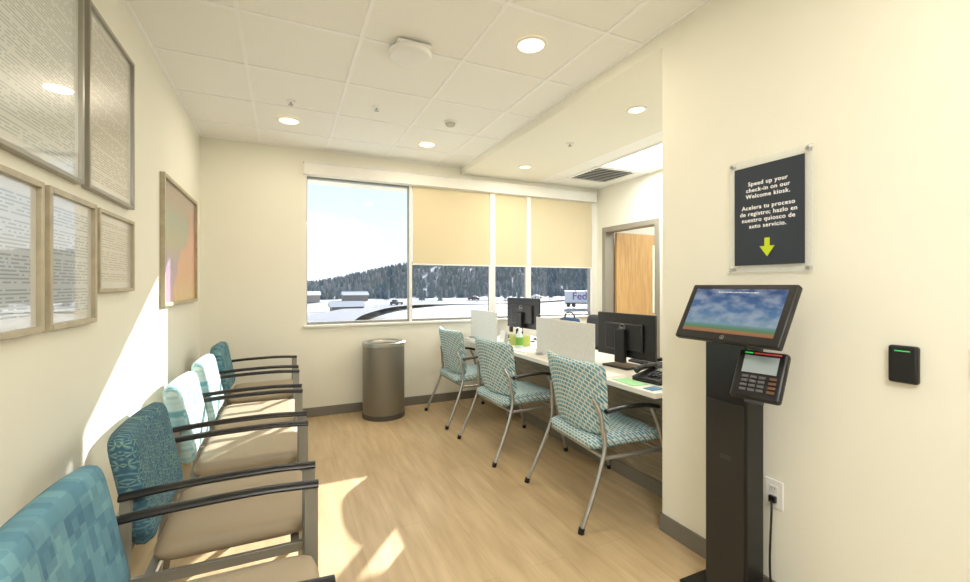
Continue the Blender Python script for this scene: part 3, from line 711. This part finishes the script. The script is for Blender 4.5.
pt=empty('payment_terminal',(-0.112,-0.165,1.012),rt.to_euler(),parent=k)
pt.scale=(0.92,0.92,0.92)
MB().box((0,0,-0.02),(0.19,0.215,0.035)).obj('terminal_body',M_black,parent=pt,bevel=0.014,seg=4)
MB().box((0.0,-0.01,-0.05),(0.12,0.15,0.05)).obj('terminal_cradle',M_black,parent=pt,bevel=0.01)
MB().box((0.0,0.042,-0.0015),(0.13,0.076,0.003)).obj('terminal_display',emis('terminal_lcd',(150,160,162),0.12),parent=pt)
MB().box((0.02,0.092,-0.001),(0.10,0.005,0.003)).obj('contactless_lights',emis('red_led',(190,70,70),0.4),parent=pt)
MB().box((-0.052,0.092,-0.001),(0.03,0.005,0.0032)).obj('ready_light',emis('green_led2',(60,200,90),0.6),parent=pt)
b=MB()
for i in range(4):
    for j in range(3): b.box((-0.046+j*0.032,-0.014-i*0.019,0.0),(0.024,0.011,0.006))
b.obj('keypad',mat('key_grey',(92,92,94),0.5),parent=pt,bevel=0.001)
b=MB()
for i in range(4): b.box((0.058,-0.014-i*0.019,0.0),(0.026,0.011,0.006))
b.obj('function_keys',mat('key_amber',(104,72,52),0.5),parent=pt,bevel=0.001)
MB().box((0,-0.110,-0.02),(0.07,0.02,0.012)).obj('card_slot',M_darkg,parent=pt,bevel=0.002)
MB().tube(spline([(-0.02,-0.06,1.05),(-0.05,-0.1,1.02),(-0.075,-0.14,1.0)]),0.02).obj('terminal_arm',M_black,parent=k)
MB().box((0.138,-0.066,0.445),(0.022,0.026,0.026)).tube(spline([(0.125,-0.066,0.44),(0.105,-0.08,0.40),(0.11,-0.07,0.2),(0.115,-0.075,0.08),(0.11,-0.11,0.03),(0.1,-0.10,0.02),(0.04,-0.07,0.05)],10),0.0045,seg=8).obj('power_cord',M_black,parent=k)

# ---------------- exterior ----------------
GZ=-4.0
def gz(x,y): return GZ+0.8*math.sin(x*0.05+1)*math.cos(y*0.04)-0.9
def snow_mat():
    m,N,L,b=nodes('snowy_ground',0.9)
    mp=mapping(N,L,scale=(0.03,0.05,0.03)); nz=N.new('ShaderNodeTexNoise'); nz.inputs['Scale'].default_value=1.6; nz.inputs['Detail'].default_value=8; nz.inputs['Roughness'].default_value=0.7; L.new(mp.outputs[0],nz.inputs['Vector'])
    rp=ramp(N,[(0.40,(104,98,92)),(0.48,(140,140,140)),(0.60,(178,184,192))]); L.new(nz.outputs['Fac'],rp.inputs[0]); L.new(rp.outputs[0],b.inputs['Base Color'])
    return m
b=MB(); g={}
for i in range(61):
    for j in range(21):
        x=-200+i*12; y=14+j*8
        g[i,j]=b.bm.verts.new((x,y,gz(x,y)))
for i in range(60):
    for j in range(20): b.bm.faces.new((g[i,j],g[i+1,j],g[i+1,j+1],g[i,j+1]))
b.obj('snowy_ground',snow_mat(),label='snow-covered open ground outside with bare brown patches',cat='ground',kind='stuff')
def ribbon(name,P,wd,z,m,label,cat):
    b=MB(); prev=None
    P=spline([(p[0],p[1],0) for p in P],12)
    for i,p in enumerate(P):
        t=(P[min(i+1,len(P)-1)]-P[max(i-1,0)]).normalized(); n=Vector((-t.y,t.x,0))*wd
        v=[b.bm.verts.new(p+n+Vector((0,0,z))),b.bm.verts.new(p-n+Vector((0,0,z)))]
        if prev: b.bm.faces.new((v[0],v[1],prev[1],prev[0]))
        prev=v
    o=b.obj(name,m,label=label,cat=cat); return o
M_asph=mat('pale_salted_asphalt',(138,140,146),0.95,var=0.08,vscale=0.2,spec=0.1)
ribbon('highway',[(2,55),(10,85),(26,115),(60,140),(120,150),(230,146)],4.5,GZ+0.05,M_asph,'grey highway curving across the snowy ground','road')
def hz(x,y):
    s=max(0,min(1,(x-5)/85)); s=s*s*(3-2*s)
    r=max(0,min(1,(y-185)/100)); r=r*r*(3-2*r)
    return GZ-0.6+r*s*(18+1.5*math.sin(x*0.02)+0.8*math.sin(x*0.07))+ r*(1-s)*4
b=MB(); g={}
for i in range(61):
    for j in range(31):
        x=-200+i*12; y=172+j*8; g[i,j]=b.bm.verts.new((x,y,hz(x,y)))
for i in range(60):
    for j in range(30): b.bm.faces.new((g[i,j],g[i+1,j],g[i+1,j+1],g[i,j+1]))
b.obj('wooded_hill',mat('leaf_litter_snow',(140,144,150),0.9,var=0.2,vscale=0.15),label='snow-dusted hill rising beyond the highway',cat='hill')
M_tr=[mat('hazed_pine_needles',(96,112,118),0.95,var=0.15,vscale=0.3,spec=0.1),mat('bark',(110,106,104),0.9),mat('hazed_bare_branches',(130,134,140),0.95,var=0.15,vscale=0.3,spec=0.1)]  # distance haze is mixed into the needle and branch colours
class TB:
    def __init__(s): s.v=[]; s.f=[]; s.m=[]
    def cone(s,x,y,z0,z1,r0,r1,mi,n=6):
        o=len(s.v); ph=random.random()*6
        for z,r in((z0,r0),(z1,r1)):
            for k in range(n): s.v.append((x+r*math.cos(ph+2*math.pi*k/n),y+r*math.sin(ph+2*math.pi*k/n),z))
        for k in range(n): s.f.append((o+k,o+(k+1)%n,o+n+(k+1)%n,o+n+k)); s.m.append(mi)
        s.f.append(tuple(o+k for k in range(n))[::-1]); s.m.append(mi)
    def tree(s,x,y,z,h,r,mi):
        s.cone(x,y,z,z+h*0.25,h*0.02,h*0.02,1,5)
        for q in range(3):
            z0=z+h*(0.1+q*0.25); s.cone(x,y,z0,z0+h*(0.42-0.03*q),r*(1-0.25*q),0.12*r,mi)
    def obj(s,name,**kw):
        me=bpy.data.meshes.new(name); me.from_pydata(s.v,[],s.f); 
        for m in M_tr: me.materials.append(m)
        me.polygons.foreach_set('material_index',s.m); me.update()
        o=bpy.data.objects.new(name,me); COL.objects.link(o); o.location=kw.get('loc',(0,0,0)); tag(o,kw.get('label'),kw.get('cat'),kw.get('group'),kw.get('kind')); return o
b=TB()
for i in range(5500):
    x=random.uniform(0,420); y=random.uniform(188,300)
    h=random.uniform(3,5); b.tree(x,y,hz(x,y)-0.5,h,h*random.uniform(0.26,0.36),random.choice((0,0,2)))
for i in range(500):
    x=random.uniform(-190,60); y=random.uniform(250,330)
    h=random.uniform(3,5); b.tree(x,y,hz(x,y)-0.3,h,h*0.3,random.choice((0,2)))
b.obj('forest',label='dense pine forest, greyed by painted haze, covering the distant hill',cat='forest',kind='stuff')
for i in range(14):
    x=10+i*12+random.uniform(-3,3); y=random.uniform(160,168)
    h=random.uniform(4,6); b=TB(); b.tree(0,0,0,h,h*0.28,0)
    b.obj('pine_tree',loc=(x,y,gz(x,y)),label='dark green pine tree beside the snowy highway',cat='tree',group='pines by the highway')
for x,y,sx,sy,h,c in [(13,105,7,5,1.6,(130,124,118)),(4,150,12,7,2.2,(160,156,150)),(22,156,8,6,2.0,(130,126,124))]:
    e=empty('roadside_building',(x,y,gz(x,y)+0.1),label='low distant roadside building with snowy roof',cat='building',group='distant buildings')
    MB().bb(-sx/2,sx/2,-sy/2,sy/2,0,h).obj('building_wall',mat('siding',c,0.8),parent=e)
    b=MB(); v=[b.bm.verts.new(p) for p in [(-sx/2-.4,-sy/2-.4,h),(sx/2+.4,-sy/2-.4,h),(sx/2+.4,sy/2+.4,h),(-sx/2-.4,sy/2+.4,h),(-sx/2-.4,0,h+1.2),(sx/2+.4,0,h+1.2)]]
    for f in [(0,1,5,4),(2,3,4,5),(0,4,3),(1,2,5),(0,3,2,1)]: b.bm.faces.new([v[q] for q in f])
    b.obj('roof',mat('snow_roof',(176,180,186),0.8),parent=e)
def car(x,y,rz,c):
    e=empty('parked_car',(x,y,GZ+0.06),(0,0,rz),label='distant car on the road outside',cat='car',group='cars on the road')
    MB().box((0,0,0.65),(4.4,1.8,0.6)).box((-0.1,0,1.15),(2.4,1.6,0.5)).obj('car_body',mat('car_paint',c,0.3),parent=e,bevel=0.15,seg=3)
    for sx in(-1.35,1.35):
        for sy in(-0.85,0.85): MB().cyl((sx,sy-0.1,0.32),(sx,sy+0.1,0.32),0.32,seg=16).obj('wheel',M_black,parent=e)
car(27,115,R(50),(90,92,98)); car(60,140,R(22),(110,90,88)); car(90,147,R(8),(200,200,204))
e=empty('delivery_trailer',(65,83,GZ+0.05),(0,0,R(-36)),label='white semi trailer with purple and orange lettering',cat='trailer')
MB().bb(-5.5,5.5,0,2.5,1.1,3.9).obj('cargo_box',mat('trailer_white',(215,217,222),0.5,emit=0.0),parent=e,bevel=0.03)
MB().bb(-5.4,5.4,0.3,2.2,0.8,1.1).obj('chassis',M_darkg,parent=e)
for x in(-4.6,-3.4,4.4):
    for y in(0.25,2.25): MB().cyl((x,y-0.15,0.5),(x,y+0.15,0.5),0.5,seg=20).obj('wheel',M_black,parent=e)
text('lettering','Fed',2.4,mat('purple_vinyl',(96,60,150),0.5),e,(-2.0,-0.01,2.6),ROT_B,ext=0.004,offset=0.03)
text('lettering','Ex',2.4,mat('orange_vinyl',(240,120,50),0.5),e,(1.2,-0.01,2.6),ROT_B,ext=0.004,offset=0.03)

# ---------------- lighting ----------------
sd=bpy.data.lights.new('sun','SUN'); sd.energy=15; sd.angle=R(0.6); sd.color=(1,0.98,0.95)
so=bpy.data.objects.new('sun',sd); COL.objects.link(so)
so.rotation_euler=Vector((-1,-1.34,-0.77)).to_track_quat('-Z','Y').to_euler(); so.location=(10,20,10)
W=bpy.data.worlds.new('sky'); C.world=W; W.use_nodes=True
N=W.node_tree.nodes; L=W.node_tree.links; bg=N['Background']
tc=N.new('ShaderNodeTexCoord'); sp=N.new('ShaderNodeSeparateXYZ'); L.new(tc.outputs['Generated'],sp.inputs[0])
rp=ramp(N,[(0.0,(236,243,250)),(0.12,(230,240,251)),(0.35,(200,222,247)),(1.0,(140,180,232))]); 
mp=N.new('ShaderNodeMapping'); mp.inputs['Scale'].default_value=(1.5,1.5,6); L.new(tc.outputs['Generated'],mp.inputs['Vector'])
nz=N.new('ShaderNodeTexNoise'); nz.inputs['Scale'].default_value=2; nz.inputs['Detail'].default_value=5; L.new(mp.outputs[0],nz.inputs['Vector'])
r2=ramp(N,[(0.45,(0,0,0)),(0.7,(255,255,255))]); L.new(nz.outputs['Fac'],r2.inputs[0])
mx=N.new('ShaderNodeMix'); mx.data_type='RGBA'; mx.inputs[7].default_value=(1,1,1,1)
L.new(sp.outputs['Z'],rp.inputs[0]); L.new(rp.outputs[0],mx.inputs[6]); L.new(r2.outputs[0],mx.inputs[0]); L.new(mx.outputs[2],bg.inputs['Color'])
bg.inputs['Strength'].default_value=1.3

C.view_settings.view_transform='Standard'
C.view_settings.look='None'
# ---------------- camera ----------------
cd=bpy.data.cameras.new('camera'); cd.sensor_width=36; cd.lens=435/970*36; cd.clip_start=0.05; cd.clip_end=2000; cd.shift_y=-6/970
co=bpy.data.objects.new('camera',cd); COL.objects.link(co); co.location=(0,0,1.35); co.rotation_euler=(R(90),0,R(-24.7))
C.camera=co
